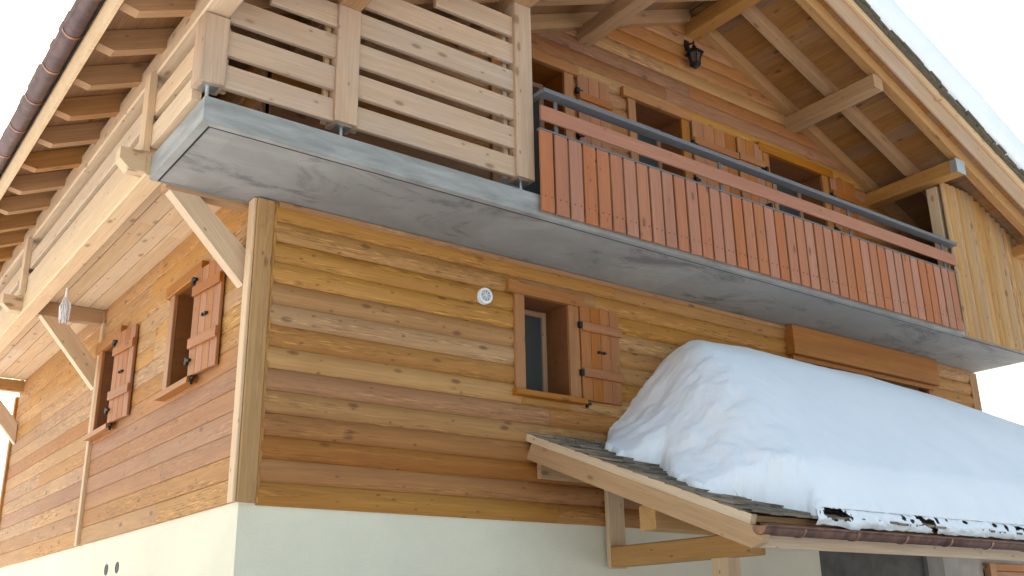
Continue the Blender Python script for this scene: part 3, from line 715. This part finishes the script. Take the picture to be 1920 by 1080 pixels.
tbox('tie_beam', PO, 3.625, 3.79, -1.80, -.108, -.41, -.225, PORCHW, 'y', ch=.012)
tbox('porch_post', PO, 3.63, 3.80, -1.52, -1.34, -2.6, -.412, PALE, 'z', ch=.012)
tbox('porch_post', PO, 9.2, 9.37, -2.40, -2.22, -2.6, -.44, PALE, 'z', ch=.012)
gut2 = gutter(PO, (PX0-.02, -2.665, -.300), (PX1, -2.665, -.300), (0, 0, 1), .062, COPPERW, 14, COPPERB, .42, .63)
# ------------------------------------------------------------------ snow heap on the porch roof
def interp(pts, x):
    if x <= pts[0][0]: return pts[0][1]
    for (a, b_), (c, d) in zip(pts, pts[1:]):
        if x <= c: return b_+(d-b_)*(x-a)/(c-a)
    return pts[-1][1]
def sm(t): t = max(0, min(1, t)); return t*t*(3-2*t)
edge = [(-2.80, 3.40), (-2.55, 3.38), (-2.44, 3.30), (-2.36, 3.16), (-2.30, 3.14), (-2.15, 3.0), (-2.06, 2.80), (-1.96, 2.77), (-1.75, 2.90), (-1.61, 2.95), (-1.40, 3.10), (-1.20, 3.24), (-1.06, 3.13), (-.91, 3.04), (-.6, 3.2), (-.37, 3.40), (-.2, 3.6), (0, 3.75)]
crest_x = [(3.0, 1.86), (5.0, 1.92), (5.4, 1.94), (6.0, 1.92), (7.5, 1.91), (9.0, 1.83), (10.5, 1.72), (11.8, 1.62)]
gaps = [(3.60, -.165, .17, .050), (3.52, -.15, .07, .05), (4.67, -.115, .03, .03), (4.73, -.145, .045, .035), (4.83, -.175, .075, .042), (4.89, -.215, .045, .040), (4.96, -.145, .025, .03), (5.40, -.135, .045, .018), (5.87, -.14, .035, .022), (6.03, -.155, .022, .032), (6.25, -.15, .07, .022), (6.34, -.165, .03, .02), (6.9, -.15, .05, .02), (7.3, -.15, .06, .02), (4.47, -.15, .02, .025), (5.10, -.135, .018, .012), (4.58, -.17, .03, .015)]
EDGE_S = [(-2.8, 2.86), (-2.0, 2.86), (-1.0, 3.08), (-.4, 3.40), (0, 3.62)]
def snow_m(x, y):
    """signed distances (m): left edge, eaves edge, nearest hole"""
    din = x-(interp(edge, y)+.05*noise.noise(V(x*3, y*7, 1))+.04*noise.noise(V(x*9, y*19, 4))+.022*noise.noise(V(x*24, y*44, 4)))
    if y > -.7: din -= .0
    e = y+2.64+.012*noise.noise(V(x*2.2, 1, 3))+.006*noise.noise(V(x*9, 1, 3))
    h = 9.0
    es = y+2.665
    return din, e, h, es
def smin(a, b_, k):
    h = max(0, min(1, .5+.5*(b_-a)/k)); return b_*(1-h)+a*h-k*h*(1-h)
def snow_t(x, y):
    zr = pz(y, .02)
    din, e, h, es = snow_m(x, y); m = min(din, e)
    if m <= 0: return zr, m
    zc = interp(crest_x, x); yc = -.38
    if y > yc: zt = zc-.10*((y-yc)/.38)**2
    else:
        q = max(0, min(1, (yc-y)/(2.74+yc))); zb = .0
        zt = zb+(zc-zb)*(1-q**1.28)
    t = zt-zr
    lump = .045*noise.noise(V(x*1.7, y*1.7, 2))+.034*noise.noise(V(x*4.5, y*4.5, 5))+.020*abs(noise.noise(V(x*9, y*9, 6)))+.012*noise.noise(V(x*19, y*19, 6))
    ds = max(0, x-interp(EDGE_S, y))
    lim = .05+.55*ds+.45*ds*ds+lump*sm(ds/.35)*1.5
    t2 = smin(t, lim, .34)
    t2 = min(t2, .09*math.sqrt(min(1, din/.06))+1.6*max(0, din-.02))
    t2 += .022*noise.noise(V(x*.9, y*1.1, 12))+.005*noise.noise(V(x*7, y*7, 9))
    t2 = smin(t2, .10+.085*math.sqrt(min(1, max(0, e)/.07))+1.9*max(0, es-.05), .10)
    return zr, max(t2, .004)
def snow_pile():
    xs = []; x = 2.70
    while x < 11.9: xs.append(x); x += .024 if x < 7.6 else .06
    ys = []; y = -2.78
    while y < -.02: ys.append(y); y += .020 if y < -2.2 else .032
    T = [[snow_t(x, y) for y in ys] for x in xs]
    idx = {}; v = []; f = []
    def msk(x, y): return min(snow_m(x, y)[:2])
    def vid(i, j):
        k = (i, j)
        if k not in idx:
            zr, t = T[i][j]; x, y = xs[i], ys[j]; z = zr+t
            if t <= 0:                                   # slide edge vertices onto the outline
                for _ in range(3):
                    m = msk(x, y); g = ((msk(x+.004, y)-m)/.004, (msk(x, y+.004)-m)/.004); gg = g[0]**2+g[1]**2
                    if gg < .05: break
                    st_ = max(-.03, min(.03, m/gg)); x -= g[0]*st_; y -= g[1]*st_
                dd = snow_m(x, y); z = pz(y, .004+.085*sm(dd[0]/.06))
            idx[k] = len(v); v.append((x, y, z))
        return idx[k]
    for i in range(len(xs)-1):
        for j in range(len(ys)-1):
            q = [T[i][j][1], T[i+1][j][1], T[i+1][j+1][1], T[i][j+1][1]]
            if max(q) > 0: f.append((vid(i, j), vid(i+1, j), vid(i+1, j+1), vid(i, j+1)))
    # front of the snow hanging down to the gutter, with gaps where it has broken away
    nv = 18; xr = []; x = 3.36; sk = {}
    while x < 11.85: xr.append(x); x += .012 if x < 7.6 else .06
    def front(i, j):
        if (i, j) not in sk:
            x = xr[i]; q = j/nv
            ye = -2.64-.012*noise.noise(V(x*2.2, 1, 3))-.006*noise.noise(V(x*9, 1, 3))
            z0 = pz(ye, .098); z1 = -.262+.012*noise.noise(V(x*3, 8, 2))+.010*noise.noise(V(x*12, 8, 2))-.035*math.exp(-((x-3.80)/.07)**2)
            bul = .026*math.sin(math.pi*q)+.018*noise.noise(V(x*7, q*2.0, 4))+.010*noise.noise(V(x*19, q*5, 4))
            y = ye+.016*(1-q)**2-bul-.03*q*math.exp(-((x-3.80)/.08)**2)
            sk[(i, j)] = len(v); v.append((x, y, z0+(z1-z0)*q))
        return sk[(i, j)]
    def gone(i, j):
        x = xr[i]; z = pz(-2.64, .098)+(-.262-pz(-2.64, .098))*(j+.5)/nv
        for (gx, gz, rx, rz) in [(g[0], g[1]-.012, g[2], g[3]*.95) for g in gaps]:
            if abs(x-gx) < 2*rx+.05 and math.hypot((x-gx)/rx, (z-gz)/rz)+.45*noise.noise(V(x*22, z*30, 3))+.25*noise.noise(V(x*55, z*60, 3)) < 1: return True
        return x < 3.40 and z > -.12+.3*noise.noise(V(x*30, z*20, 1))
    for i in range(len(xr)-1):
        for j in range(nv):
            if not gone(i, j): f.append((front(i, j), front(i+1, j), front(i+1, j+1), front(i, j+1)))
    o = mobj('snow_pile', v, f, SNOW, smooth=True)
    tag(o, 'deep heap of snow lying on the porch roof below the balcony', 'snow')
snow_pile()
# snow sheet on the main roof
def roof_snow():
    v = []; f = []
    prof = [(-1.40, .56), (-1.575, .585), (-1.615, .66), (-1.63, .80), (-1.63, .95), (-1.615, 1.08), (-1.585, 1.16), (-1.53, 1.215), (-1.44, 1.245), (-1.2, 1.26), (-.5, 1.26), (1.0, 1.26), (4, 1.25), (9.5, 1.2)]
    ss = [-6.6+.1*i for i in range(0, 136)]
    for s in ss:
        side = 1 if s >= 0 else -1
        for k, (y, o) in enumerate(prof):
            th = 1.0
            if s < -6.2: th = .3
            oo = .56+(o-.56)*th
            n1 = .055*noise.noise(V(s*.8, y*2, o*2))+.022*noise.noise(V(s*4, y*5, o*5))
            yy = y+n1 if k > 0 else y
            if k == 1: oo += .03*noise.noise(V(s*9, 1, 1))+.012*noise.noise(V(s*25, 1, 1)); 
            if k > 1: oo += n1*.8
            r = abs(s)
            z = RZ-RS*math.sqrt(s*s+.25)+oo + .2*.428 - (.14 if side < 0 else 0)*sm(r/2)
            v.append((RX+s, yy, z))
    n = len(prof)
    for i in range(len(ss)-1):
        for k in range(n-1): f.append((i*n+k, i*n+k+1, (i+1)*n+k+1, (i+1)*n+k))
    # close the eaves ends
    f.append(tuple(range(n))); f.append(tuple((len(ss)-1)*n+k for k in range(n-1, -1, -1)))
    o = mobj('roof_snow', v, f, SNOW, smooth=True)
    tag(o, 'thick sheet of snow covering the main roof', 'snow')
roof_snow()
